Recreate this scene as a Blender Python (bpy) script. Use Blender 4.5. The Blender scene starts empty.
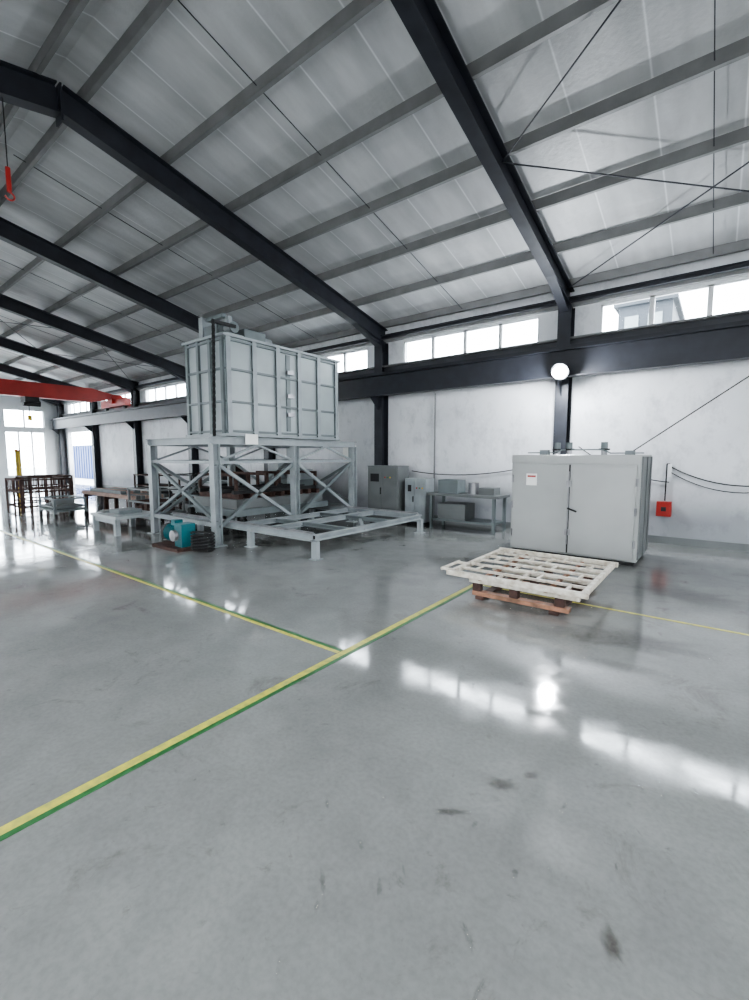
import bpy, math, random
from mathutils import Vector, Matrix
random.seed(7)
scn = bpy.context.scene
scn.view_settings.look = 'AgX - Medium High Contrast'
scn.view_settings.exposure = -0.18

# ------------------------------------------------------------------ materials
def mat(name, col, rough=0.6, metal=0.0, var=0.12, scale=3.0, bump=0.0, emit=None, estr=0, col2=None, detail=6):
    m = bpy.data.materials.new(name); m.use_nodes = True
    nt = m.node_tree; b = nt.nodes['Principled BSDF']
    b.inputs['Roughness'].default_value = rough; b.inputs['Metallic'].default_value = metal
    tc = nt.nodes.new('ShaderNodeTexCoord'); n = nt.nodes.new('ShaderNodeTexNoise')
    n.inputs['Scale'].default_value = scale; n.inputs['Detail'].default_value = detail
    nt.links.new(tc.outputs['Object'], n.inputs['Vector'])
    r = nt.nodes.new('ShaderNodeValToRGB')
    c2 = col2 if col2 else tuple(c*(1-var*2) for c in col)
    r.color_ramp.elements[0].position = 0.3; r.color_ramp.elements[1].position = 0.65
    r.color_ramp.elements[0].color = (*c2, 1)
    r.color_ramp.elements[1].color = (*[min(1, c*(1+var*0.4)) for c in col], 1)
    nt.links.new(n.outputs['Fac'], r.inputs['Fac']); nt.links.new(r.outputs['Color'], b.inputs['Base Color'])
    if bump > 0:
        bp = nt.nodes.new('ShaderNodeBump'); bp.inputs['Strength'].default_value = bump; bp.inputs['Distance'].default_value = 0.02
        nt.links.new(n.outputs['Fac'], bp.inputs['Height']); nt.links.new(bp.outputs['Normal'], b.inputs['Normal'])
    if emit:
        b.inputs['Emission Color'].default_value = (*emit, 1); b.inputs['Emission Strength'].default_value = estr
    return m

M_beam = mat('dark_painted_steel', (0.020, 0.022, 0.030), 0.5, 0.0, 0.2, 4)
M_purlin = mat('purlin_galvanised', (0.20, 0.20, 0.20), 0.5, 0.1, 0.1, 3)
M_band = mat('dark_band', (0.06, 0.063, 0.07), 0.6, 0, 0.2, 2)
M_white = mat('window_frame_white', (0.75, 0.76, 0.77), 0.4, 0, 0.05)
M_grey = mat('machine_grey_green', (0.33, 0.37, 0.375), 0.4, 0, 0.08, 1.5)
M_grey2 = mat('frame_grey', (0.30, 0.33, 0.34), 0.45, 0, 0.12, 3)
M_greyd = mat('rib_grey', (0.15, 0.175, 0.18), 0.5, 0, 0.1, 3)
M_oven = mat('oven_paint', (0.36, 0.37, 0.36), 0.35, 0, 0.06, 1.2)
M_ovenside = mat('oven_edge', (0.15, 0.16, 0.16), 0.5, 0, 0.1, 2)
M_black = mat('black_rubber', (0.012, 0.012, 0.013), 0.6, 0, 0.1)
M_steel = mat('bare_steel', (0.35, 0.35, 0.36), 0.4, 0.8, 0.15, 6)
M_rust = mat('rusty_steel', (0.075, 0.040, 0.032), 0.8, 0.1, 0.3, 9)
M_orange = mat('orange_worn_paint', (0.32, 0.16, 0.10), 0.7, 0, 0.15, 10, col2=(0.14, 0.08, 0.05))
M_cream = mat('cream_paint_worn', (0.66, 0.63, 0.56), 0.55, 0, 0.1, 14, col2=(0.42, 0.36, 0.28))
M_red = mat('crane_red', (0.38, 0.025, 0.018), 0.45, 0, 0.12, 2)
M_teal = mat('motor_teal', (0.01, 0.13, 0.15), 0.4, 0, 0.12, 5)
M_wood = mat('raw_timber', (0.40, 0.28, 0.24), 0.75, 0, 0.15, 12)
M_yel = mat('yellow_floor_paint', (0.64, 0.59, 0.10), 0.3, 0, 0.08, 18, col2=(0.38, 0.39, 0.12))
M_grn = mat('green_floor_paint', (0.045, 0.17, 0.06), 0.3, 0, 0.15, 18)
M_yelp = mat('yellow_post_paint', (0.65, 0.45, 0.05), 0.5)
M_blue = mat('blue_sheet', (0.008, 0.035, 0.13), 0.5, 0, 0.1, 2)
M_ground = mat('outside_concrete', (0.4, 0.4, 0.39), 0.9, 0, 0.1, 0.5)
M_bldg = mat('neighbour_building', (0.03, 0.035, 0.042), 0.8, 0, 0.1, 0.5)
M_lamp = mat('lamp_glow', (1, 1, 1), 0.5, 0, 0.0, emit=(0.88, 0.94, 1.0), estr=500)
M_paper = mat('paper_label', (0.85, 0.85, 0.82), 0.7, 0, 0.03)
M_endwall = mat('end_wall_panel', (0.45, 0.47, 0.48), 0.7, 0, 0.08, 1)

def wall_mat():
    m = mat('white_plaster', (0.74, 0.75, 0.77), 0.85, 0, 0.05, 0.7, bump=0.15, col2=(0.62, 0.63, 0.65))
    nt = m.node_tree; b = nt.nodes['Principled BSDF']
    tc = [n for n in nt.nodes if n.type == 'TEX_COORD'][0]
    src = b.inputs['Base Color'].links[0].from_socket
    n2 = nt.nodes.new('ShaderNodeTexNoise'); n2.inputs['Scale'].default_value = 2.2; n2.inputs['Detail'].default_value = 12; n2.inputs['Roughness'].default_value = 0.75
    mp = nt.nodes.new('ShaderNodeMapping'); mp.inputs['Scale'].default_value = (1.0, 1.0, 0.7)
    nt.links.new(tc.outputs['Object'], mp.inputs[0]); nt.links.new(mp.outputs[0], n2.inputs['Vector'])
    r2 = nt.nodes.new('ShaderNodeValToRGB'); r2.color_ramp.elements[0].position = 0.31; r2.color_ramp.elements[1].position = 0.50
    r2.color_ramp.elements[0].color = (0.72, 0.72, 0.73, 1); r2.color_ramp.elements[1].color = (1, 1, 1, 1)
    nt.links.new(n2.outputs['Fac'], r2.inputs['Fac'])
    mx = nt.nodes.new('ShaderNodeMix'); mx.data_type = 'RGBA'; mx.blend_type = 'MULTIPLY'; mx.inputs[0].default_value = 1
    nt.links.new(src, mx.inputs[6]); nt.links.new(r2.outputs['Color'], mx.inputs[7])
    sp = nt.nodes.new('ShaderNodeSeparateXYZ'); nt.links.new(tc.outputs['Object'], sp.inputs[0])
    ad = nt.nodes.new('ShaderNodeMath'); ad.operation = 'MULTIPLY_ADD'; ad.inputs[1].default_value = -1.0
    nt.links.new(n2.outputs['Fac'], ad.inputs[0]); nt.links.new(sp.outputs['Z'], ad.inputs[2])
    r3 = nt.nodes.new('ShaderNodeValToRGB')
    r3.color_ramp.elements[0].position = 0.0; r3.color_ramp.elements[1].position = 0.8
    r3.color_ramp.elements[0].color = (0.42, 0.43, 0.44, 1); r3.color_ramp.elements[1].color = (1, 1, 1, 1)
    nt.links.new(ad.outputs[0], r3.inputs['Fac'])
    mx2 = nt.nodes.new('ShaderNodeMix'); mx2.data_type = 'RGBA'; mx2.blend_type = 'MULTIPLY'; mx2.inputs[0].default_value = 1
    nt.links.new(mx.outputs[2], mx2.inputs[6]); nt.links.new(r3.outputs['Color'], mx2.inputs[7])
    nt.links.new(mx2.outputs[2], b.inputs['Base Color'])
    return m
M_wall = wall_mat()

def floor_mat():
    m = bpy.data.materials.new('polished_concrete'); m.use_nodes = True
    nt = m.node_tree; b = nt.nodes['Principled BSDF']; L = nt.links.new
    tc = nt.nodes.new('ShaderNodeTexCoord')
    def noise(s, d, r=0.55, dist=0.0):
        n = nt.nodes.new('ShaderNodeTexNoise'); n.inputs['Scale'].default_value = s; n.inputs['Detail'].default_value = d
        n.inputs['Roughness'].default_value = r; n.inputs['Distortion'].default_value = dist
        L(tc.outputs['Object'], n.inputs['Vector']); return n
    def ramp(n, p0, c0, p1, c1):
        r = nt.nodes.new('ShaderNodeValToRGB'); e = r.color_ramp.elements
        e[0].position = p0; e[1].position = p1; e[0].color = (*c0, 1); e[1].color = (*c1, 1)
        L(n.outputs['Fac'], r.inputs['Fac']); return r
    def mul(a, c):
        x = nt.nodes.new('ShaderNodeMix'); x.data_type = 'RGBA'; x.blend_type = 'MULTIPLY'; x.inputs[0].default_value = 1
        L(a, x.inputs[6]); L(c, x.inputs[7]); return x.outputs[2]
    n1 = noise(0.55, 8, 0.6, 0.4); n2 = noise(3.0, 10, 0.65, 0.3); n3 = noise(38, 4); n4 = noise(1.5, 12, 0.72, 1.2); n5 = noise(9, 8, 0.7, 0.6); n6 = noise(1.1, 6, 0.6, 0.5)
    base = ramp(n1, 0.3, (0.225, 0.231, 0.223), 0.7, (0.285, 0.291, 0.283))
    r2 = ramp(n2, 0.3, (0.84, 0.84, 0.84), 0.6, (1, 1, 1))
    r3 = ramp(n3, 0.3, (0.88, 0.88, 0.88), 0.6, (1, 1, 1))
    r4 = ramp(n4, 0.30, (0.66, 0.64, 0.61), 0.42, (1, 1, 1))
    r5 = ramp(n5, 0.27, (0.68, 0.66, 0.64), 0.38, (1, 1, 1))
    L(mul(mul(mul(mul(base.outputs[0], r2.outputs[0]), r3.outputs[0]), r4.outputs[0]), r5.outputs[0]), b.inputs['Base Color'])
    rr = ramp(n2, 0.3, (0.15,)*3, 0.6, (0.055,)*3)
    L(rr.outputs[0], b.inputs['Roughness'])
    bp = nt.nodes.new('ShaderNodeBump'); bp.inputs['Strength'].default_value = 0.11; bp.inputs['Distance'].default_value = 0.012
    L(n6.outputs['Fac'], bp.inputs['Height']); L(bp.outputs[0], b.inputs['Normal'])
    b.inputs['IOR'].default_value = 1.8
    return m
M_floor = floor_mat()

def scuff_shade_mat():
    m = bpy.data.materials.new('dirt_scuff_shade'); m.use_nodes = True  # serves dirt scuffs and the shade painted on the floor
    nt = m.node_tree; b = nt.nodes['Principled BSDF']; L = nt.links.new
    b.inputs['Base Color'].default_value = (0.075, 0.065, 0.052, 1); b.inputs['Roughness'].default_value = 0.3
    tc = nt.nodes.new('ShaderNodeTexCoord'); n = nt.nodes.new('ShaderNodeTexNoise'); n.inputs['Scale'].default_value = 34; n.inputs['Detail'].default_value = 10; n.inputs['Roughness'].default_value = 0.75
    L(tc.outputs['Object'], n.inputs['Vector'])
    at = nt.nodes.new('ShaderNodeAttribute'); at.attribute_name = 'fade'
    ml = nt.nodes.new('ShaderNodeMath'); ml.operation = 'MULTIPLY'; L(n.outputs['Fac'], ml.inputs[0]); L(at.outputs['Fac'], ml.inputs[1])
    r = nt.nodes.new('ShaderNodeValToRGB'); r.color_ramp.elements[0].position = 0.16; r.color_ramp.elements[1].position = 0.58
    r.color_ramp.elements[0].color = (0, 0, 0, 1); r.color_ramp.elements[1].color = (0.75, 0.75, 0.75, 1)
    L(ml.outputs[0], r.inputs['Fac']); L(r.outputs[0], b.inputs['Alpha'])
    return m
M_scuff_shade = scuff_shade_mat()

def roof_mat():
    m = bpy.data.materials.new('roof_insulation_sheet'); m.use_nodes = True
    nt = m.node_tree; b = nt.nodes['Principled BSDF']; L = nt.links.new
    b.inputs['Roughness'].default_value = 0.42
    tc = nt.nodes.new('ShaderNodeTexCoord'); sp = nt.nodes.new('ShaderNodeSeparateXYZ'); L(tc.outputs['Object'], sp.inputs[0])
    fr = nt.nodes.new('ShaderNodeMath'); fr.operation = 'MULTIPLY'; fr.inputs[1].default_value = 1/0.9; L(sp.outputs['X'], fr.inputs[0])
    f2 = nt.nodes.new('ShaderNodeMath'); f2.operation = 'FRACT'; L(fr.outputs[0], f2.inputs[0])
    r = nt.nodes.new('ShaderNodeValToRGB'); e = r.color_ramp.elements
    e[0].position = 0.0; e[0].color = (0.74, 0.75, 0.76, 1); e[1].position = 0.02; e[1].color = (0.48, 0.485, 0.495, 1)
    k = e.new(0.5); k.color = (0.56, 0.565, 0.57, 1); k = e.new(0.98); k.color = (0.45, 0.455, 0.46, 1); k = e.new(1.0); k.color = (0.74, 0.75, 0.76, 1)
    L(f2.outputs[0], r.inputs['Fac'])
    n = nt.nodes.new('ShaderNodeTexNoise'); n.inputs['Scale'].default_value = 1.6; n.inputs['Detail'].default_value = 10
    mp = nt.nodes.new('ShaderNodeMapping'); mp.inputs['Scale'].default_value = (3, 0.8, 1); L(tc.outputs['Object'], mp.inputs[0]); L(mp.outputs[0], n.inputs['Vector'])
    r2 = nt.nodes.new('ShaderNodeValToRGB'); r2.color_ramp.elements[0].position = 0.3; r2.color_ramp.elements[1].position = 0.7
    r2.color_ramp.elements[0].color = (0.80, 0.80, 0.80, 1); r2.color_ramp.elements[1].color = (1, 1, 1, 1)
    L(n.outputs['Fac'], r2.inputs['Fac'])
    x = nt.nodes.new('ShaderNodeMix'); x.data_type = 'RGBA'; x.blend_type = 'MULTIPLY'; x.inputs[0].default_value = 1
    L(r.outputs[0], x.inputs[6]); L(r2.outputs[0], x.inputs[7]); L(x.outputs[2], b.inputs['Base Color'])
    bp = nt.nodes.new('ShaderNodeBump'); bp.inputs['Strength'].default_value = 0.3; bp.inputs['Distance'].default_value = 0.02
    n3 = nt.nodes.new('ShaderNodeTexNoise'); n3.inputs['Scale'].default_value = 14; n3.inputs['Detail'].default_value = 5; L(tc.outputs['Object'], n3.inputs['Vector'])
    L(n3.outputs['Fac'], bp.inputs['Height']); L(bp.outputs[0], b.inputs['Normal'])
    return m
M_roof = roof_mat()

def glass_mat():
    m = bpy.data.materials.new('window_glass'); m.use_nodes = True
    nt = m.node_tree; nt.nodes.clear()
    o = nt.nodes.new('ShaderNodeOutputMaterial'); t = nt.nodes.new('ShaderNodeBsdfTransparent'); g = nt.nodes.new('ShaderNodeBsdfGlossy')
    t.inputs[0].default_value = (0.95, 0.97, 0.98, 1)
    g.inputs['Roughness'].default_value = 0.05; x = nt.nodes.new('ShaderNodeMixShader'); x.inputs[0].default_value = 0.05
    nt.links.new(t.outputs[0], x.inputs[1]); nt.links.new(g.outputs[0], x.inputs[2]); nt.links.new(x.outputs[0], o.inputs[0])
    return m
M_glass = glass_mat()

# ------------------------------------------------------------------ mesh builder
class MB:
    def __init__(s): s.v = []; s.f = []; s.m = []; s.mats = []
    def mi(s, m):
        if m not in s.mats: s.mats.append(m)
        return s.mats.index(m)
    def add(s, vs, fs, m):
        o = len(s.v); s.v += [tuple(v) for v in vs]; i = s.mi(m)
        for f in fs: s.f.append([a+o for a in f]); s.m.append(i)
    def box(s, x0, x1, y0, y1, z0, z1, m):
        vs = [(x, y, z) for z in (z0, z1) for y in (y0, y1) for x in (x0, x1)]
        s.add(vs, [(0,2,3,1),(4,5,7,6),(0,1,5,4),(2,6,7,3),(0,4,6,2),(1,3,7,5)], m)
    def frame(s, p, q, up=(0,0,1)):
        p = Vector(p); q = Vector(q); d = (q-p).normalized(); u = Vector(up)
        if abs(d.dot(u)) > 0.99: u = Vector((0,1,0))
        sd = d.cross(u).normalized(); return p, q, d, sd, sd.cross(d)
    def beam(s, p, q, w, h, m, up=(0,0,1), ou=0, os=0):
        p, q, d, sd, u = s.frame(p, q, up)
        p = p+u*ou+sd*os; q = q+u*ou+sd*os
        vs = [e+sd*(a*w/2)+u*(b*h/2) for e in (p, q) for b in (-1, 1) for a in (-1, 1)]
        s.add(vs, [(0,2,3,1),(4,5,7,6),(0,1,5,4),(2,6,7,3),(0,4,6,2),(1,3,7,5)], m)
    def ibeam(s, p, q, w, h, m, tf=0.018, tw=0.012, up=(0,0,1)):
        s.beam(p, q, w, tf, m, up, ou=h/2-tf/2); s.beam(p, q, w, tf, m, up, ou=-h/2+tf/2); s.beam(p, q, tw, h-2*tf, m, up)
    def cyl(s, p, q, r, m, n=12, r2=None):
        p, q, d, sd, u = s.frame(p, q); r2 = r if r2 is None else r2
        vs = []
        for e, rr in ((p, r), (q, r2)):
            for i in range(n):
                a = 2*math.pi*i/n; vs.append(e+sd*math.cos(a)*rr+u*math.sin(a)*rr)
        fs = [(i, (i+1) % n, n+(i+1) % n, n+i) for i in range(n)]+[tuple(range(n))[::-1], tuple(range(n, 2*n))]
        s.add(vs, fs, m)
    def tube(s, pts, r, m, n=6):
        for a, b in zip(pts[:-1], pts[1:]): s.cyl(a, b, r, m, n)
    def build(s, name, parent=None, bevel=0, smooth=False):
        me = bpy.data.meshes.new(name); me.from_pydata(s.v, [], s.f); 
        for m in s.mats: me.materials.append(m)
        for p, i in zip(me.polygons, s.m): p.material_index = i; p.use_smooth = smooth
        me.update(); ob = bpy.data.objects.new(name, me); scn.collection.objects.link(ob)
        if parent: ob.parent = parent
        if bevel:
            b = ob.modifiers.new('bevel', 'BEVEL'); b.width = bevel; b.segments = 2; b.limit_method = 'ANGLE'
        return ob
def empty(name):
    e = bpy.data.objects.new(name, None); scn.collection.objects.link(e); return e

# ------------------------------------------------------------------ hall dims
YW, YO, XL, XR = 10.27, -5.0, -32.0, 9.5
YR = 2.635; SL = 0.215; ZE = 5.32
def roofz(y): return ZE + SL*(YW-YR-abs(y-YR))
frames = [-2.72+4.82*k for k in range(-6, 3)]   # rafter X positions
frames = [x for x in frames if XL < x < XR]

b = MB(); b.box(XL-0.2, XR+0.2, YO-0.2, YW+0.2, -0.2, 0, M_floor); b.build('floor')
b = MB(); b.box(-90, 60, -60, 70, -0.4, -0.21, M_ground); b.build('ground_outside')

def wallgrid(name, axis, c0, c1, a0, a1, z0, z1, openings, m, extra=None):
    b = MB()
    xs = sorted({a0, a1, *[o[0] for o in openings], *[o[1] for o in openings]})
    zs = sorted({z0, z1, *[o[2] for o in openings], *[o[3] for o in openings]})
    for i in range(len(xs)-1):
        for j in range(len(zs)-1):
            cx = (xs[i]+xs[i+1])/2; cz = (zs[j]+zs[j+1])/2
            if any(o[0] < cx < o[1] and o[2] < cz < o[3] for o in openings): continue
            if axis == 'y': b.box(xs[i], xs[i+1], c0, c1, zs[j], zs[j+1], m)
            else: b.box(c0, c1, xs[i], xs[i+1], zs[j], zs[j+1], m)
    if extra: extra(b)
    return b.build(name)

WZ0, WZ1 = 4.17, 4.76
bays = [x+2.41 for x in [-2.72+4.82*k for k in range(-6, 3)]]
def winop(c): return (c-1.80, c+1.80, WZ0, WZ1)
bays = [c for c in bays if c+1.9 < XR and c-1.9 > XL]
ops = [winop(c) for c in bays]
side_door = (-31.2, -27.3, 0.0, 3.1)
wallgrid('wall_back', 'y', YW, YW+0.2, XL-0.2, XR+0.2, 0, ZE+0.05, ops+[side_door], M_wall)
light_gates = [(-28, -25, 0, 3.2), (-4, -1.2, 0, 3.2)]  # unseen openings, sized for the sky light they let in
wallgrid('wall_front', 'y', YO-0.2, YO, XL-0.2, XR+0.2, 0, ZE+0.05, ops+light_gates, M_wall)
def gable(c0, c1):
    def f(b):
        vs = [(x, y, z) for x in (c0, c1) for (y, z) in ((YO, ZE), (YW, ZE), (YR, roofz(YR)))]
        b.add(vs, [(0,1,2),(3,5,4),(0,3,4,1),(1,4,5,2),(2,5,3,0)], M_endwall)
    return f
end_ops = [(9.35-2.3*k-1.9, 9.35-2.3*k, 3.35, 4.35) for k in range(6)]+[(9.35-2.3*k-1.9, 9.35-2.3*k, 0.55, 3.1) for k in range(6)]
wallgrid('wall_left', 'x', XL-0.2, XL, YO, YW, 0, ZE, end_ops, M_endwall, gable(XL-0.2, XL))
wallgrid('wall_right', 'x', XR, XR+0.2, YO, YW, 0, ZE, [(0.5, 4.5, 0, 3.8)], M_endwall, gable(XR, XR+0.2))  # gate out of view, its size set by the fill light wanted

b = MB(); b.box(side_door[1], XR, YW-0.02, YW, 0, 0.14, M_ovenside); b.build('baseboard_back')
b = MB(); b.box(XL, XR, YW-0.05, YW-0.001, 3.55, WZ0-0.03, M_band); b.build('trim_1')  # dark strip on the wall behind and above the crane beam
b = MB(); b.box(XL, XR, YW-0.10, YW-0.001, WZ1+0.05, WZ1+0.13, M_purlin); b.build('trim_2')
b = MB(); b.box(XL, XR, YW-0.14, YW-0.001, WZ0-0.03, WZ0+0.01, M_purlin); b.build('trim_3')

wn = 0
def window(axis, c, a0, a1, z0, z1, n):
    global wn; wn += 1
    b = MB(); t = 0.035
    def bx(p0, p1, q0, q1, d0, d1, m):
        if axis == 'y': b.box(p0, p1, c+d0, c+d1, q0, q1, m)
        else: b.box(c+d0, c+d1, p0, p1, q0, q1, m)
    bx(a0, a1, z0, z0+t, 0.02, 0.08, M_white); bx(a0, a1, z1-t, z1, 0.02, 0.08, M_white)
    for k in range(n+1):
        x = a0+(a1-a0)*k/n
        lo = max(a0, x-t*1.2); hi = min(a1, x+t*1.2)
        bx(lo, hi, z0, z1, 0.02, 0.08, M_white)
    bx(a0, a1, z0, z1, 0.045, 0.05, M_glass)
    b.build('window_%d' % wn)
for c in bays: window('y', YW, c-1.80, c+1.80, WZ0, WZ1, 4)
for o in end_ops: window('x', XL-0.2, o[0], o[1], o[2], o[3], 2 if o[2] > 3 else 3)

# ------------------------------------------------------------------ roof
b = MB()
for (ya, yb) in ((YR, YW+0.35), (YR, YO-0.35)):
    za, zb = roofz(ya), roofz(yb)
    x0, x1 = XL-0.4, XR+0.4; th = 0.1
    vs = [(x0, ya, za), (x1, ya, za), (x1, yb, zb), (x0, yb, zb), (x0, ya, za+th), (x1, ya, za+th), (x1, yb, zb+th), (x0, yb, zb+th)]
    b.add(vs, [(0,1,2,3),(7,6,5,4),(0,4,5,1),(1,5,6,2),(2,6,7,3),(3,7,4,0)], M_roof)
b.build('ceiling')
b = MB()
ys = [YW-0.15-1.2*k for k in range(0, 7)]+[YR+0.28, YR-0.28]+[YO+0.15+1.2*k for k in range(0, 6)]
for y in ys:
    z = roofz(y)
    b.box(XL+0.01, XR-0.01, y-0.006, y+0.006, z-0.17, z-0.01, M_purlin)
    b.box(XL+0.01, XR-0.01, y-0.006, y+0.055, z-0.176, z-0.166, M_purlin)
b.build('roof_purlins')
RC = 0.17
for x in frames:
    b = MB(); H = 0.38
    for (ya, yb) in ((YR, YW-0.02), (YR, YO+0.02)):
        p = (x, ya, roofz(ya)-RC-H/2-0.012); q = (x, yb, roofz(yb)-RC-H/2-0.012)
        b.ibeam(p, q, 0.19, H, M_beam)
        s = 1 if yb > YR else -1
        yh = yb-s*1.3; zb = roofz(yb)-RC-H-0.01; zh = roofz(yh)-RC-H-0.01
        b.add([(x-0.008, yb, zb), (x-0.008, yb, zb-0.22), (x-0.008, yh, zh), (x+0.008, yb, zb), (x+0.008, yb, zb-0.22), (x+0.008, yh, zh)],
              [(0,1,2),(3,5,4),(0,3,4,1),(1,4,5,2),(2,5,3,0)], M_beam)
        b.beam((x, yb, zb-0.22), (x, yh, zh), 0.17, 0.014, M_beam)
    b.box(x-0.11, x+0.11, YR-0.012, YR+0.012, roofz(YR)-RC-0.5, roofz(YR)-RC-0.02, M_beam)
    b.build('roof_rafter')
    for yc in (YW-0.17, YO+0.17):
        c = MB()
        c.box(x-0.13, x+0.13, yc-0.15, yc-0.135, 0, 4.78, M_beam); c.box(x-0.13, x+0.13, yc+0.135, yc+0.15, 0, 4.78, M_beam)
        c.box(x-0.007, x+0.007, yc-0.135, yc+0.135, 0, 4.78, M_beam)
        c.box(x-0.17, x+0.17, yc-0.165, yc+0.165, 0, 0.02, M_beam)
        s = -1 if yc > 0 else 1
        ym = yc+s*0.15
        c.box(x-0.1, x+0.1, min(ym, ym+s*0.38), max(ym, ym+s*0.38), 3.28, 3.30, M_beam)
        c.add([(x-0.006, ym, 3.28), (x-0.006, ym+s*0.36, 3.28), (x-0.006, ym, 2.95), (x+0.006, ym, 3.28), (x+0.006, ym+s*0.36, 3.28), (x+0.006, ym, 2.95)],
              [(0,1,2),(3,5,4),(0,3,4,1),(1,4,5,2),(2,5,3,0)], M_beam)
        c.build('steel_column')
for yc in (YW-0.52, YO+0.52):
    b = MB(); b.ibeam((XL+0.05, yc, 3.57), (XR-0.05, yc, 3.57), 0.24, 0.54, M_beam)
    b.box(XL+0.05, XR-0.05, yc-0.03, yc+0.03, 3.84, 3.92, M_beam)
    b.build('crane_runway_beam')
b = MB()
b.ibeam((XL+0.05, YW-0.17, 4.92), (XR-0.05, YW-0.17, 4.92), 0.10, 0.10, M_beam)
b.build('eave_strut')
b = MB()
def rz(y): return roofz(y)-RC-0.10
for (xa, xb) in ((-2.72, 2.10), (-22.0, -17.18)):
    for (ya, yb) in ((10.0, 6.5), (6.5, 10.0), (6.5, 3.0), (3.0, 6.5)):
        b.cyl((xa, ya, rz(ya)), (xb, yb, rz(yb)), 0.011, M_beam, 6)
for x in frames:
    xm = x+2.41
    b.cyl((xm, YW-0.15, roofz(YW)-0.1), (xm, YR+0.1, roofz(YR)-0.1), 0.007, M_beam, 5)
    b.cyl((xm, YO+0.15, roofz(YO)-0.1), (xm, YR-0.1, roofz(YR)-0.1), 0.007, M_beam, 5)
b.build('roof_bracing_rods')

# ------------------------------------------------------------------ floor lines
h = 0.003
b = MB()
b.box(-2.52, -2.46, -4, 5.40, 0.0005, h, M_yel); b.box(-2.46, -2.425, -4, 5.40, 0.0005, h, M_grn)
b.build('floor_marking_line')
b = MB()
b.box(-26, -2.53, 2.75, 2.79, 0.0005, h, M_yel); b.box(-26, -2.53, 2.79, 2.83, 0.0005, h, M_grn)
b.build('floor_marking_line')
b = MB()
b.box(-2.45, 9, 5.42, 5.46, 0.0005, h, M_yel); b.build('floor_marking_line')

def scuff_shade_patches(lst):
    vs = []; fs = []; fade = []
    for (cx, cy, lx, ly, ang, st) in lst:
        o = len(vs); n = 20; vs.append((cx, cy, 0.0015)); fade.append(st)
        for ring, fv in ((0.4, 0.9), (0.75, 0.5), (1.15, 0.0)):
            for i in range(n):
                a = 2*math.pi*i/n; rr = ring*(1+random.uniform(-0.3, 0.3))
                dx, dy = lx*rr*math.cos(a), ly*rr*math.sin(a)
                vs.append((cx+dx*math.cos(ang)-dy*math.sin(ang), cy+dx*math.sin(ang)+dy*math.cos(ang), 0.0015)); fade.append(fv*st)
        for i in range(n):
            j = (i+1) % n
            fs.append((o, o+1+i, o+1+j)); fs.append((o+1+i, o+1+n+i, o+1+n+j, o+1+j)); fs.append((o+1+n+i, o+1+2*n+i, o+1+2*n+j, o+1+n+j))
    me = bpy.data.meshes.new('floor_scuffs_and_shade'); me.from_pydata(vs, [], fs); me.materials.append(M_scuff_shade)
    at = me.attributes.new('fade', 'FLOAT', 'POINT')
    for i, f in enumerate(fade): at.data[i].value = f
    ob = bpy.data.objects.new('floor_scuffs_and_shade', me); scn.collection.objects.link(ob)
S = [(-0.80, 2.12, 0.10, 0.06, 0.5, 0.9), (-0.70, 2.28, 0.07, 0.035, 0.9, 0.9), (-0.20, 1.62, 0.09, 0.04, 2.0, 0.9), (-0.06, 1.42, 0.08, 0.035, 2.1, 0.9), (-0.92, 1.80, 0.12, 0.03, 0.6, 0.75), (0.16, 1.60, 0.06, 0.03, 1.0, 0.7),
     (-0.16, 1.20, 0.09, 0.03, 2.1, 0.9), (0.05, 1.25, 0.08, 0.025, 1.8, 0.8),
     (-0.35, 3.0, 0.25, 0.04, 0.2, 0.5), (0.3, 2.3, 0.2, 0.05, 0.4, 0.6), (-0.45, 4.0, 0.5, 0.15, 0.1, 0.5),
     (-1.8, 5.5, 1.1, 0.9, 0.0, 0.85), (-0.6, 4.6, 0.8, 0.4, 0.1, 0.7), (-0.3, 6.6, 0.8, 0.5, 0.1, 0.7), (-3.4, 6.5, 1.0, 0.4, 0.1, 0.5), (-6.3, 6.6, 1.2, 1.4, 0.1, 0.8), (-8.6, 6.8, 1.1, 1.8, 0.0, 0.9)]  # broad patches paint shade under loading rack, track and furnace platform
for k in range(45): S.append((random.uniform(-1.5, 1.2), random.uniform(0.8, 3.2), random.uniform(0.03, 0.09), random.uniform(0.008, 0.02), random.gauss(2.0, 0.4), random.uniform(0.35, 0.65)))
for k in range(40): S.append((random.uniform(-8, 0), random.uniform(0.8, 6), random.uniform(0.05, 0.2), random.uniform(0.01, 0.03), random.uniform(0, 3.1), random.uniform(0.3, 0.5)))
scuff_shade_patches(S)

# ------------------------------------------------------------------ drying oven
ov = empty('industrial_oven')
b = MB(); X0, X1, Y0, Y1, Z1 = -2.92, -0.93, 7.80, 8.95, 1.72
b.box(X0, X1, Y0, Y1, 0.06, Z1, M_oven)
b.box(X0+0.03, X1-0.03, Y0+0.03, Y1-0.03, 0, 0.06, M_black)
b.build('oven_body', ov, 0.012)
b = MB()
b.box(X0, X1, Y0-0.02, Y0, Z1-0.14, Z1-0.01, M_oven)
for (a, c) in ((X0+0.05, X0+0.975), (X0+0.995, X1-0.05)):
    b.box(a, c, Y0-0.055, Y0-0.001, 0.10, Z1-0.16, M_oven)
    b.box(a+0.03, c-0.03, Y0-0.060, Y0-0.055, 0.13, Z1-0.19, M_oven)
b.build('oven_doors', ov, 0.008)
b = MB(); xm = X0+0.985
b.box(xm-0.012, xm+0.012, Y0-0.057, Y0-0.02, 0.1, Z1-0.16, M_black)
for zz in (0.45, 1.25):
    b.box(xm-0.04, xm+0.04, Y0-0.085, Y0-0.06, zz-0.05, zz+0.05, M_steel)
b.cyl((xm, Y0-0.1, 0.25), (xm, Y0-0.1, 1.45), 0.012, M_steel, 8)
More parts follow.
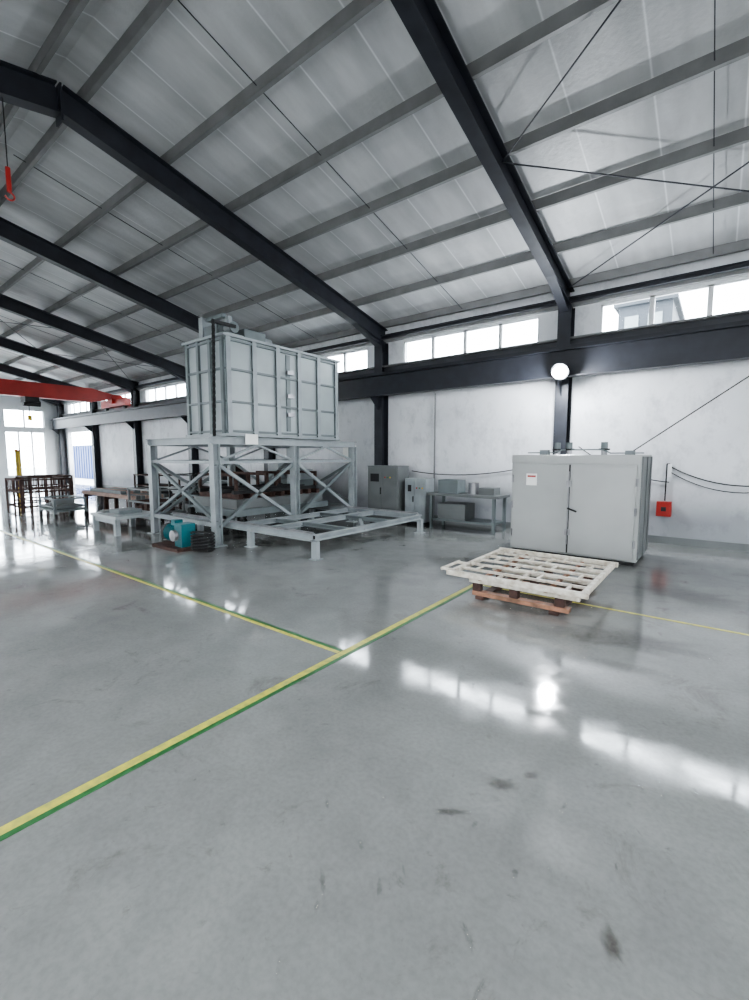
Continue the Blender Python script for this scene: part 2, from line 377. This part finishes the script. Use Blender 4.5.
b.cyl((xm, Y0-0.12, 0.85), (xm+0.14, Y0-0.12, 0.80), 0.014, M_black, 8)
for xx in (X0+0.04, X1-0.04):
    for zz in (0.35, 0.85, 1.3): b.cyl((xx, Y0-0.06, zz-0.06), (xx, Y0-0.06, zz+0.06), 0.018, M_steel, 8)
b.box(X0+0.28, X0+0.46, Y0-0.063, Y0-0.060, 1.20, 1.40, M_paper)
b.box(X0+0.30, X0+0.44, Y0-0.064, Y0-0.063, 1.34, 1.37, M_red)
b.build('oven_hardware', ov)
b = MB()
b.box(X1, X1+0.02, Y0+0.02, Y1-0.02, 0.1, Z1-0.03, M_ovenside)
for yy in (Y0+0.45, Y0+0.9): b.box(X1+0.02, X1+0.035, yy-0.02, yy+0.02, 0.1, Z1-0.03, M_ovenside)
for (xx, yy) in ((-2.35, 8.5), (-2.15, 8.5), (-1.6, 8.6)):
    b.cyl((xx, yy, Z1), (xx, yy, Z1+0.08), 0.05, M_steel, 12); b.cyl((xx, yy, Z1+0.08), (xx, yy, Z1+0.11), 0.09, M_black, 12)
    b.cyl((xx, yy, Z1+0.11), (xx, yy, Z1+0.22), 0.055, M_greyd, 12)
b.tube([(-2.85, 8.4, Z1+0.04), (-2.35, 8.42, Z1+0.04), (-2.25, 8.42, Z1+0.09), (-1.6, 8.5, Z1+0.09), (-1.5, 8.6, Z1+0.03), (-1.0, 8.6, Z1+0.03)], 0.012, M_greyd)
b.box(-2.62, -2.48, 8.35, 8.5, Z1, Z1+0.09, M_greyd); b.box(-1.25, -1.12, 8.4, 8.55, Z1, Z1+0.07, M_greyd)
b.build('oven_vents_and_fans', ov)

# ------------------------------------------------------------------ loading rack in front of oven
pf = empty('loading_rack_frame')
b = MB(); px0, px1, py0, py1, pz = -2.52, -1.02, 4.80, 6.45, 0.29
for y in (py0, py1): b.beam((px0-0.05, y, pz), (px1+0.05, y, pz), 0.05, 0.06, M_cream)
for x in (px0, px1): b.beam((x, py0, pz), (x, py1, pz), 0.05, 0.06, M_cream)
for k in range(1, 6):
    y = py0+(py1-py0)*k/6; b.beam((px0, y, pz+0.005), (px1, y, pz+0.005), 0.035, 0.03, M_cream)
for k in range(1, 4):
    x = px0+(px1-px0)*k/4; b.beam((x, py0, pz-0.03), (x, py1, pz-0.03), 0.04, 0.03, M_cream if k == 2 else M_orange)
for k in range(6):
    y = py0+(py1-py0)*(k+0.5)/6
    for j in range(4):
        if (k+j) % 2: b.beam((px0+(px1-px0)*(j+0.5)/4, y-0.12, pz), (px0+(px1-px0)*(j+0.5)/4, y+0.12, pz), 0.03, 0.025, M_cream)
b.cyl((px0-0.14, py0+0.02, pz+0.02), (px0-0.14, py0+0.5, pz+0.02), 0.02, M_cream, 8)
b.beam((px0-0.14, py0+0.05, pz+0.02), (px0, py0+0.05, pz+0.02), 0.03, 0.03, M_cream)
b.beam((px0-0.14, py0+0.45, pz+0.02), (px0, py0+0.45, pz+0.02), 0.03, 0.03, M_cream)
b.build('rack_grid', pf, 0.004)
b = MB()
for y in (py0+0.12, (py0+py1)/2, py1-0.25):
    b.box(px0+0.2, px1-0.05, y-0.035, y+0.035, 0.185, 0.243, M_cream)
    b.box(px0+0.25, px1-0.15, y-0.05, y+0.05, 0.04, 0.09, M_orange)
    for x in (px0+0.3, (px0+px1)/2, px1-0.25): b.box(x-0.05, x+0.05, y-0.04, y+0.04, 0.09, 0.185, M_rust)
for x in (px0+0.35, px1-0.3): b.box(x-0.05, x+0.05, py0+0.05, py1-0.1, 0.0, 0.04, M_rust)
for x in (px0+0.3, px1-0.25):
    for y in (py0+0.12, py1-0.25): b.box(x-0.03, x+0.03, y-0.03, y+0.03, 0.243, 0.265, M_cream)
b.build('rack_skids', pf, 0.004)

# ------------------------------------------------------------------ bell furnace on platform
fz = empty('lifting_furnace')
fx0, fx1, fy0, fy1, fzb, fzt = -8.95, -7.62, 5.20, 8.35, 2.14, 3.98
b = MB(); b.box(fx0, fx1, fy0, fy1, fzb, fzt, M_grey); b.build('furnace_shell', fz)
b = MB()
def ribx(y, w=0.08):
    b.box(fx1, fx1+0.05, y-w/2, y+w/2, fzb, fzt, M_greyd); b.box(fx1+0.05, fx1+0.056, y-w/2-0.01, y+w/2+0.01, fzb, fzt, M_grey2)
for k in range(6):
    ribx(fy0+0.05+(fy1-fy0-0.1)*k/5)
for z in (fzb+0.05, fzb+0.62, fzb+1.24, fzt-0.05):
    b.box(fx1, fx1+0.045, fy0, fy1, z-0.02, z+0.02, M_greyd)
    b.box(fx0, fx1, fy0-0.045, fy0, z-0.02, z+0.02, M_greyd)
for k in range(4):
    x = fx0+0.05+(fx1-fx0-0.1)*k/3
    b.box(x-0.04, x+0.04, fy0-0.05, fy0, fzb, fzt, M_greyd)
    b.box(x-0.04, x+0.04, fy1, fy1+0.05, fzb, fzt, M_grey2)
for k in range(6):
    y = fy0+0.05+(fy1-fy0-0.1)*k/5; b.box(fx0-0.05, fx0, y-0.04, y+0.04, fzb, fzt, M_grey2)
b.box(fx0-0.07, fx1+0.07, fy0-0.07, fy1+0.07, fzt, fzt+0.05, M_grey2)
b.box(fx0-0.06, fx1+0.06, fy0-0.06, fy1+0.06, fzb-0.05, fzb, M_grey2)
b.box(fx1+0.001, fx1+0.02, 6.72, 6.83, fzb+0.1, fzt-0.1, M_greyd)
for z in (2.6, 3.0, 3.5): b.box(fx1+0.02, fx1+0.09, 6.70, 6.88, z-0.04, z+0.04, M_steel)
b.build('furnace_ribs', fz)
b = MB()
b.box(-8.9, -7.75, 5.35, 5.75, fzt+0.05, fzt+0.13, M_grey2)
b.box(-8.6, -8.15, 5.4, 5.75, fzt+0.13, fzt+0.36, M_greyd)
b.cyl((-8.75, 5.55, fzt+0.28), (-8.1, 5.55, fzt+0.28), 0.12, M_greyd, 14)
b.cyl((-8.02, 5.55, fzt+0.26), (-7.8, 5.55, fzt+0.26), 0.09, M_grey2, 14)
b.cyl((-7.8, 5.55, fzt+0.26), (-7.77, 5.55, fzt+0.26), 0.11, M_greyd, 16)
b.box(-8.80, -8.66, 5.4, 5.7, fzt+0.13, fzt+0.58, M_grey2)
b.box(-8.85, -8.1, 5.5, 5.6, fzt+0.50, fzt+0.58, M_greyd)
b.box(-8.0, -7.9, 5.5, 5.6, fzt+0.3, fzt+0.50, M_grey2)
b.box(-8.3, -8.2, 6.0, 8.0, fzt+0.05, fzt+0.15, M_greyd)
b.box(-8.5, -8.0, 5.95, 6.5, fzt+0.05, fzt+0.36, M_greyd); b.cyl((-8.25, 6.5, fzt+0.22), (-8.25, 6.8, fzt+0.22), 0.12, M_grey2, 14)
b.build('furnace_winch', fz, 0.006)
b = MB(); z = fzt+0.26
k = 0
cx, cy = -7.74, 5.06
b.beam((cx, 5.55, fzt+0.26), (cx, cy, fzt+0.26), 0.05, 0.06, M_black)
while z > 2.0:
    cc = cx-0.10*(1-(z-2.0)/2.3)
    if k % 2: 
        b.box(cc-0.03, cc-0.015, cy-0.012, cy+0.012, z-0.05, z+0.03, M_black); b.box(cc+0.015, cc+0.03, cy-0.012, cy+0.012, z-0.05, z+0.03, M_black)
        b.box(cc-0.03, cc+0.03, cy-0.012, cy+0.012, z+0.02, z+0.035, M_black); b.box(cc-0.03, cc+0.03, cy-0.012, cy+0.012, z-0.055, z-0.04, M_black)
    else:
        b.box(cc-0.012, cc+0.012, cy-0.03, cy+0.03, z-0.055, z+0.035, M_black)
    z -= 0.065; k += 1
b.build('furnace_hoist_chain', fz)
b = MB(); ax0, ax1, ay0, ay1, az = -9.80, -7.45, 4.80, 8.75, 2.06
for x in (ax0, ax1):
    for y in (ay0, 6.78, ay1):
        b.ibeam((x, y, 0.0), (x, y, az-0.14), 0.15, 0.15, M_grey2, 0.014, 0.012, up=(0, 1, 0))
        b.box(x-0.13, x+0.13, y-0.13, y+0.13, 0, 0.02, M_grey2)
    b.ibeam((x, ay0-0.1, az-0.07), (x, ay1+0.1, az-0.07), 0.12, 0.14, M_grey2)
    b.beam((x, ay0, 1.58), (x, ay1, 1.58), 0.06, 0.06, M_grey2)
    for (ya, yb) in ((ay0, 6.78), (6.78, ay1)):
        b.beam((x, ya+0.05, 1.55), (x, yb-0.05, 0.35), 0.06, 0.06, M_grey2); b.beam((x, ya+0.05, 0.35), (x, yb-0.05, 1.55), 0.06, 0.06, M_greyd)
        ym = (ya+yb)/2
        b.beam((x, ya+0.05, 1.60), (x, ym, 1.92), 0.04, 0.04, M_grey2); b.beam((x, ym, 1.92), (x, yb-0.05, 1.60), 0.04, 0.04, M_grey2)
for y in (ay0, 6.78, ay1):
    b.ibeam((ax0, y, az-0.07), (ax1, y, az-0.07), 0.12, 0.14, M_grey2)
for y in (ay0, ay1):
    b.beam((ax0, y, 1.55), (ax1, y, 0.45), 0.06, 0.06, M_greyd); b.beam((ax0, y, 0.45), (ax1, y, 1.55), 0.06, 0.06, M_greyd)
    b.beam((ax0, y, 1.58), (ax1, y, 1.58), 0.06, 0.06, M_grey2); b.beam((ax0, y, 0.40), (ax1, y, 0.40), 0.08, 0.08, M_grey2)
for k in range(1, 8):
    y = ay0+(ay1-ay0)*k/8
    b.beam((ax0, y, az-0.01), (ax1, y, az-0.01), 0.05, 0.02, M_grey2)
b.box(ax1+0.06, ax1+0.07, 5.45, 5.75, az-0.13, az+0.07, M_paper)
b.build('furnace_platform', fz)
b = MB(); tx0, tx1 = -9.7, -5.25
for y in (5.15, 8.40):
    b.ibeam((tx0, y, 0.36), (tx1, y, 0.36), 0.12, 0.12, M_grey2)
    b.beam((tx0, y, 0.435), (tx1, y, 0.435), 0.04, 0.03, M_steel)
    for x in (-8.6, -6.9, tx1+0.06):
        b.box(x-0.05, x+0.05, y-0.05, y+0.05, 0, 0.30, M_grey2)
        b.box(x-0.09, x+0.09, y-0.09, y+0.09, 0, 0.012, M_grey2)
for x in (tx1+0.06, -6.5, -7.3): b.ibeam((x, 5.15, 0.36), (x, 8.4, 0.36), 0.1, 0.1, M_grey2)
b.beam((tx1+0.06, 6.4, 0.33), (-6.9, 8.3, 0.33), 0.06, 0.06, M_grey2)
for y in (6.1, 7.4): b.ibeam((-7.4, y, 0.36), (tx1+0.06, y, 0.36), 0.08, 0.08, M_greyd)
b.build('loading_track', fz)
b = MB()
b.box(-9.5, -7.7, 5.4, 8.1, 0.46, 0.60, M_greyd)
b.box(-9.4, -7.8, 5.5, 8.0, 0.60, 0.80, M_ovenside)
for k in range(9): b.box(-9.35, -7.85, 5.6+k*0.28, 5.7+k*0.28, 0.80, 0.90, M_rust)
for k in range(4):
    b.box(-9.3+k*0.42, -9.22+k*0.42, 5.55, 7.95, 0.90, 0.98, M_black)
for x in (-9.3, -8.6, -7.95):
    for y in (5.6, 6.4, 7.2, 7.9): b.box(x-0.03, x+0.03, y-0.03, y+0.03, 0.98, 1.30, M_rust)
for y in (5.6, 6.4, 7.2, 7.9): b.box(-9.33, -7.92, y-0.03, y+0.03, 1.27, 1.33, M_rust)
for x in (-9.1, -8.1):
    for y in (5.25, 8.25): b.cyl((x, y-0.05, 0.52), (x, y+0.05, 0.52), 0.07, M_black, 12)
b.build('hearth_car', fz)

# drive motor
dm = empty('drive_motor')
b = MB()
b.cyl((-8.20, 4.30, 0.27), (-7.80, 4.30, 0.27), 0.15, M_teal, 20)
for k in range(9): b.cyl((-8.17+k*0.04, 4.30, 0.27), (-8.155+k*0.04, 4.30, 0.27), 0.17, M_teal, 20)
b.cyl((-8.30, 4.30, 0.27), (-8.20, 4.30, 0.27), 0.16, M_black, 20)
b.box(-8.04, -7.90, 4.22, 4.38, 0.42, 0.52, M_teal)
b.box(-7.80, -7.55, 4.15, 4.42, 0.06, 0.48, M_teal); b.cyl((-7.66, 4.1, 0.28), (-7.66, 4.03, 0.28), 0.10, M_steel, 16)
b.cyl((-7.66, 4.42, 0.28), (-7.66, 4.60, 0.28), 0.03, M_steel, 12)
b.build('motor_and_gearbox', dm, 0.006)
b = MB(); b.box(-8.40, -7.48, 4.02, 4.58, 0.0, 0.06, M_rust); b.build('motor_base', dm)
cw = MB(); pts = []
for k in range(80):
    a = k*0.45; rr = 0.15+0.04*math.sin(k*0.9); pts.append((-7.22+rr*math.cos(a), 4.36+rr*math.sin(a), 0.03+k*0.004))
cw.tube(pts, 0.022, M_black, 5); cw.build('chain_pile')

b = MB()
b.box(-11.3, -9.98, 4.05, 5.0, 0.36, 0.42, M_grey)
for x in (-11.2, -10.1):
    for y in (4.12, 4.92): b.box(x-0.05, x+0.05, y-0.05, y+0.05, 0, 0.36, M_grey2)
b.beam((-11.3, 4.12, 0.30), (-10.0, 4.12, 0.30), 0.06, 0.1, M_grey2); b.beam((-11.3, 4.92, 0.30), (-10.0, 4.92, 0.30), 0.06, 0.1, M_grey2)
b.box(-10.9, -10.4, 4.3, 4.8, 0.42, 0.50, M_greyd); b.box(-11.15, -10.95, 4.2, 4.9, 0.42, 0.47, M_ovenside)
b.build('low_steel_bench')
def trolley(x, y, w, d, name, m1, m2, hh=0.85):
    b = MB()
    b.box(x, x+w, y, y+d, 0.22, 0.28, m1)
    for a in (x+0.04, x+w-0.04):
        for c in (y+0.04, y+d-0.04):
            b.box(a-0.025, a+0.025, c-0.025, c+0.025, 0.16, hh, m1); b.cyl((a, c-0.03, 0.08), (a, c+0.03, 0.08), 0.08, M_black, 12)
            b.box(a-0.03, a+0.03, c-0.04, c-0.03, 0.06, 0.2, m1); b.box(a-0.03, a+0.03, c+0.03, c+0.04, 0.06, 0.2, m1)
    for z in (hh*0.62, hh):
        for c in (y+0.04, y+d-0.04): b.box(x, x+w, c-0.02, c+0.02, z-0.02, z+0.02, m1)
        for a in (x+0.04, x+w-0.04): b.box(a-0.02, a+0.02, y, y+d, z-0.02, z+0.02, m1)
    n = int(w/0.12)
    for k in range(1, n): b.box(x+w*k/n-0.008, x+w*k/n+0.008, y+0.03, y+d-0.03, hh*0.62-0.01, hh*0.62+0.01, m2)
    for k in range(4): b.box(x+0.1+k*(w-0.3)/4, x+0.1+k*(w-0.3)/4+0.16, y+0.15, y+d-0.15, 0.28, 0.28+0.1+0.06*(k % 3), m2)
    b.build(name)
trolley(-12.3, 5.3, 1.3, 0.9, 'grate_trolley', M_ovenside, M_rust)
trolley(-11.6, 6.6, 1.4, 0.9, 'grate_trolley', M_greyd, M_black, 1.0)
trolley(-14.2, 7.4, 1.4, 1.0, 'grate_trolley', M_black, M_rust, 1.1)
trolley(-17.5, 7.8, 1.6, 1.0, 'grate_trolley', M_rust, M_black, 1.0)
trolley(-15.0, 4.1, 1.2, 0.8, 'grate_trolley', M_greyd, M_ovenside, 0.55)
b = MB()
for k in range(8): b.box(-16.2, -12.7, 5.6+k*0.13, 5.70+k*0.13, 0.50, 0.60, M_ovenside if k % 3 else M_wood)
for k in range(4): b.box(-15.8, -13.6, 5.7+k*0.2, 5.85+k*0.2, 0.60, 0.68, M_wood if k % 2 else M_greyd)
for x in (-16, -14.5, -13):
    b.box(x-0.05, x+0.05, 5.6, 6.6, 0.42, 0.50, M_rust)
    for y in (5.65, 6.55): b.box(x-0.05, x+0.05, y-0.05, y+0.05, 0, 0.42, M_rust)
b.build('steel_stock_pile')
def rack(x, y, w=1.5, d=1.3, hh=1.0):
    b = MB(); x0, x1, y0, y1 = x-w/2, x+w/2, y-d/2, y+d/2
    for a in (x0, (x0+x1)/2, x1):
        for c in (y0, (y0+y1)/2, y1): b.box(a-0.025, a+0.025, c-0.025, c+0.025, 0, hh, M_rust)
    for z in (0.15, 0.6, hh-0.03):
        for c in (y0, y1): b.box(x0, x1, c-0.025, c+0.025, z-0.025, z+0.025, M_rust)
        for a in (x0, x1): b.box(a-0.025, a+0.025, y0, y1, z-0.025, z+0.025, M_rust)
    for k in range(1, 10):
        yy = y0+d*k/10; b.box(x1-0.01, x1+0.01, yy-0.008, yy+0.008, 0.6, hh, M_rust)
        xx = x0+w*k/10; b.box(xx-0.008, xx+0.008, y0-0.01, y0+0.01, 0.6, hh, M_rust)
    b.build('metal_storage_rack')
rack(-17.4, 4.8); rack(-18.6, 3.1); rack(-19.6, 5.6, 1.4)
for (x, y) in ((-21.5, 5.3), (-24, 6.0)):
    b = MB(); b.cyl((x, y, 0), (x, y, 1.9), 0.05, M_yelp, 10); b.cyl((x, y, 0), (x, y, 0.03), 0.2, M_yelp, 14); b.cyl((x, y, 1.9), (x, y, 1.95), 0.065, M_red, 10); b.build('yellow_barrier_post')
b = MB()
b.cyl((-12.2, 8.3, 0.85), (-11.9, 8.3, 0.85), 0.60, M_rust, 24); b.cyl((-11.9, 8.3, 0.85), (-11.85, 8.3, 0.85), 0.45, M_black, 24)
b.cyl((-12.2, 8.3, 0.85), (-11.7, 8.3, 0.85), 0.08, M_steel, 10)
for y in (7.95, 8.65): b.beam((-12.05, y, 0), (-12.05, 8.3, 0.85), 0.08, 0.08, M_black)
b.box(-12.3, -11.8, 7.85, 8.75, 0, 0.08, M_black)
b.build('fan_wheel_on_stand')
def cabinet(x, y, w, d, hh, m, name):
    b = MB(); b.box(x, x+w, y, y+d, 0.08, hh, m); b.box(x+0.03, x+w-0.03, y+0.03, y+d, 0, 0.08, M_black)
    b.box(x+0.03, x+w/2-0.01, y-0.02, y, 0.12, hh-0.05, m); b.box(x+w/2+0.01, x+w-0.03, y-0.02, y, 0.12, hh-0.05, m)
    b.box(x+w/2-0.05, x+w/2-0.03, y-0.05, y-0.02, hh*0.5, hh*0.62, M_black)
    b.box(x+0.1, x+w/2-0.1, y-0.025, y-0.02, hh*0.72, hh*0.86, M_black)
    for k in range(3): b.cyl((x+w*0.6+k*0.08, y-0.035, hh*0.8), (x+w*0.6+k*0.08, y-0.02, hh*0.8), 0.02, [M_red, M_grn, M_yelp][k], 8)
    b.build(name, bevel=0.006)
cabinet(-7.3, 9.2, 0.95, 0.5, 1.45, M_ovenside, 'control_cabinet')
cabinet(-6.2, 9.3, 0.6, 0.4, 1.15, M_grey2, 'control_cabinet')
b = MB()
b.box(-5.45, -3.7, 9.1, 9.8, 0.78, 0.84, M_ovenside)
for x in (-5.35, -3.8):
    for y in (9.15, 9.75): b.box(x-0.03, x+0.03, y-0.03, y+0.03, 0, 0.78, M_greyd)
b.box(-5.35, -3.8, 9.15, 9.75, 0.2, 0.24, M_greyd); b.box(-5.2, -4.5, 9.2, 9.7, 0.24, 0.6, M_ovenside)
b.box(-5.2, -4.7, 9.2, 9.6, 0.84, 1.15, M_greyd); b.cyl((-4.4, 9.4, 0.84), (-4.4, 9.4, 1.1), 0.12, M_steel, 14); b.box(-4.2, -3.85, 9.25, 9.6, 0.84, 1.0, M_ovenside)
b.build('workbench')
b = MB()
b.box(-11.3, -9.9, 9.2, 9.85, 0, 1.0, M_greyd); b.box(-11.3, -10.8, 9.15, 9.85, 1.0, 1.5, M_grey2); b.cyl((-10.8, 9.5, 1.2), (-10.6, 9.5, 1.2), 0.15, M_steel, 16); b.box(-10.4, -9.95, 9.3, 9.8, 1.0, 1.3, M_grey2)
b.build('machine_lathe', bevel=0.01)
b = MB(); y9 = YW-0.025; b.box(-0.92, -0.68, y9-0.16, y9, 0.55, 0.83, M_red); b.box(-0.90, -0.70, y9-0.17, y9-0.16, 0.57, 0.81, M_red); b.box(-0.84, -0.76, y9-0.18, y9-0.17, 0.65, 0.73, M_black); b.build('fire_hydrant_box')
b = MB()
def sag(p, q, s, n=14):
    p = Vector(p); q = Vector(q); return [p.lerp(q, i/n)-Vector((0, 0, s*4*(i/n)*(1-i/n))) for i in range(n+1)]
yw = YW-0.04
b.tube(sag((-0.75, yw, 1.5), (1.2, yw, 1.35), 0.25), 0.012, M_black)
b.tube(sag((-0.75, yw, 1.4), (1.2, yw, 1.3), 0.30), 0.009, M_black)
b.tube(sag((1.2, yw, 1.35), (4.0, yw, 1.4), 0.2), 0.012, M_black)
b.tube(sag((-2.4, yw, 1.9), (-0.75, yw, 1.2), 0.15), 0.010, M_black)
b.tube([(-0.8, yw, 0.84), (-0.8, yw, 1.55), (-0.75, yw, 1.55)], 0.012, M_black)
b.tube(sag((-6.6, yw, 1.3), (-2.9, yw, 1.6), 0.2), 0.012, M_black)
b.tube([(0.65, YW-0.5, 3.28), (-1.25, 8.9, 1.75)], 0.010, M_black)
for x in (-0.75, 1.2, 4.0): b.box(x-0.03, x+0.03, YW-0.06, YW, 1.3, 1.55, M_white)
b.build('wall_cables')
b = MB(); b.tube([(-5.9, YW-0.05, 0.0), (-5.9, YW-0.05, 3.3)], 0.02, M_purlin, 8); b.build('wall_conduit')
b = MB(); b.box(-9.1, -8.6, YW-0.03, YW-0.001, 1.5, 2.0, M_paper); b.build('wall_notice')

# ------------------------------------------------------------------ red overhead crane
cr = empty('overhead_crane')
b = MB(); X = -23.3
b.box(X-0.2, X+0.2, YO+1.2, YW-1.6, 4.18, 4.80, M_red)
for (ya, yb) in ((YW-1.6, YW-0.75), (YO+1.2, YO+0.75)):
    vs = [(x, y, z) for x in (X-0.2, X+0.2) for (y, z) in ((ya, 4.18), (ya, 4.80), (yb, 4.62), (yb, 4.38))]
    b.add(vs, [(0,1,2,3),(4,7,6,5),(0,4,5,1),(1,5,6,2),(2,6,7,3),(3,7,4,0)], M_red)
for yc in (YW-0.52, YO+0.52):
    b.box(X-1.3, X+1.3, yc-0.14, yc+0.14, 4.05, 4.40, M_red)
    b.box(X-0.25, X+0.25, yc-0.25, yc+0.25, 4.2, 4.6, M_red)
    for x in (X-1.0, X+1.0): b.cyl((x, yc-0.06, 4.02), (x, yc+0.06, 4.02), 0.10, M_black, 14)
b.build('crane_girder', cr)
b = MB()
b.box(X-0.3, X+0.3, 6.1, 6.6, 3.95, 4.17, M_black); b.cyl((X, 6.1, 3.92), (X, 6.7, 3.92), 0.12, M_black, 16)
b.cyl((X, 6.3, 3.85), (X, 6.3, 3.4), 0.015, M_black, 6); b.cyl((X, 6.3, 3.4), (X, 6.3, 3.2), 0.08, M_yelp, 12)
b.build('crane_hoist', cr)
b = MB()
b.cyl((-7.54, 2.00, 6.35), (-7.54, 2.00, 5.40), 0.007, M_black, 6)
b.cyl((-7.54, 2.00, 5.42), (-7.54, 2.00, 5.12), 0.028, M_red, 10)
b.tube([(-7.54, 2.00+0.05*math.sin(a), 5.07+0.05*math.cos(a)) for a in [k*0.5 for k in range(0, 10)]], 0.012, M_red)
b.build('hanging_crane_hook')

# ------------------------------------------------------------------ lamps
def area(name, loc, size, power, rot, parent=None, col=(0.92, 0.96, 1.0)):
    l = bpy.data.lights.new(name, 'AREA'); l.shape = 'DISK'; l.size = size; l.energy = power; l.color = col
    o = bpy.data.objects.new(name, l); o.location = loc; o.rotation_euler = rot; scn.collection.objects.link(o)
    if parent: o.parent = parent
    return o
fl = empty('led_floodlight')
b = MB(); lx, ly, lz = -2.62, YW-0.86, 3.33
b.cyl((lx, ly, lz+0.02), (lx, ly-0.02, lz), 0.13, M_lamp, 20)
b.cyl((lx, ly+0.012, lz+0.03), (lx, ly+0.14, lz+0.10), 0.17, M_black, 20, r2=0.09)
b.box(lx-0.02, lx+0.02, ly+0.1, YW-0.645, lz+0.06, lz+0.10, M_black)
b.build('floodlight_body', fl)
l = bpy.data.lights.new('floodlight_emitter', 'POINT'); l.energy = 320; l.shadow_soft_size = 0.08; l.color = (0.9, 0.95, 1)
o = bpy.data.objects.new('floodlight_emitter', l); o.location = (lx, ly-0.14, lz-0.04); scn.collection.objects.link(o); o.parent = fl
for (x, y) in ((-24, -1.2), (-16, -1.2), (-8, -1.2), (0, -1.2), (6, -1.2), (5, 6)):  # unseen lamps, added behind and beside the view to light the hall
    hb = empty('added_fill_lamp'); b = MB(); z = 5.2
    b.cyl((x, y, z), (x, y, z+0.16), 0.24, M_beam, 20, r2=0.10); b.cyl((x, y, z+0.16), (x, y, z+0.3), 0.10, M_beam, 16)
    b.cyl((x, y, z+0.3), (x, y, roofz(y)-0.01), 0.008, M_black, 6); b.cyl((x, y, z-0.005), (x, y, z), 0.22, M_paper, 20)
    b.build('fill_lamp_housing', hb)
    area('fill_lamp_emitter', (x, y, z-0.02), 0.44, 180, (0, 0, 0), hb)

# ------------------------------------------------------------------ outside
b = MB(); b.box(-50, -24, 15, 15.1, -0.2, 2.6, M_blue)
for k in range(50): b.box(-50+k*0.5, -49.85+k*0.5, 14.95, 15, -0.2, 2.6, M_blue)
b.build('blue_fence_outside')
b = MB(); b.box(-4.5, -2.2, 26, 34, -0.2, 9.1, M_bldg); b.box(-4.7, -2.0, 25.8, 34, 9.1, 9.3, M_bldg)
for k in range(2): b.box(-4.2+k*1.0, -3.6+k*1.0, 25.95, 26, 7.5, 8.6, M_greyd)
b.build('neighbour_building_outside')

# ------------------------------------------------------------------ world
w = bpy.data.worlds.new('overcast_sky'); scn.world = w; w.use_nodes = True
bg = w.node_tree.nodes['Background']; bg.inputs[0].default_value = (0.90, 0.95, 1.0, 1); bg.inputs[1].default_value = 25.0

# ------------------------------------------------------------------ camera
c = bpy.data.cameras.new('camera'); c.sensor_width = 36; c.sensor_fit = 'AUTO'; c.lens = 447/1000*36; c.clip_end = 500
co = bpy.data.objects.new('camera', c); co.location = (0, 0, 1.70)
co.rotation_euler = (math.radians(90-5.62), 0, math.radians(37.6)); scn.collection.objects.link(co)
scn.camera = co
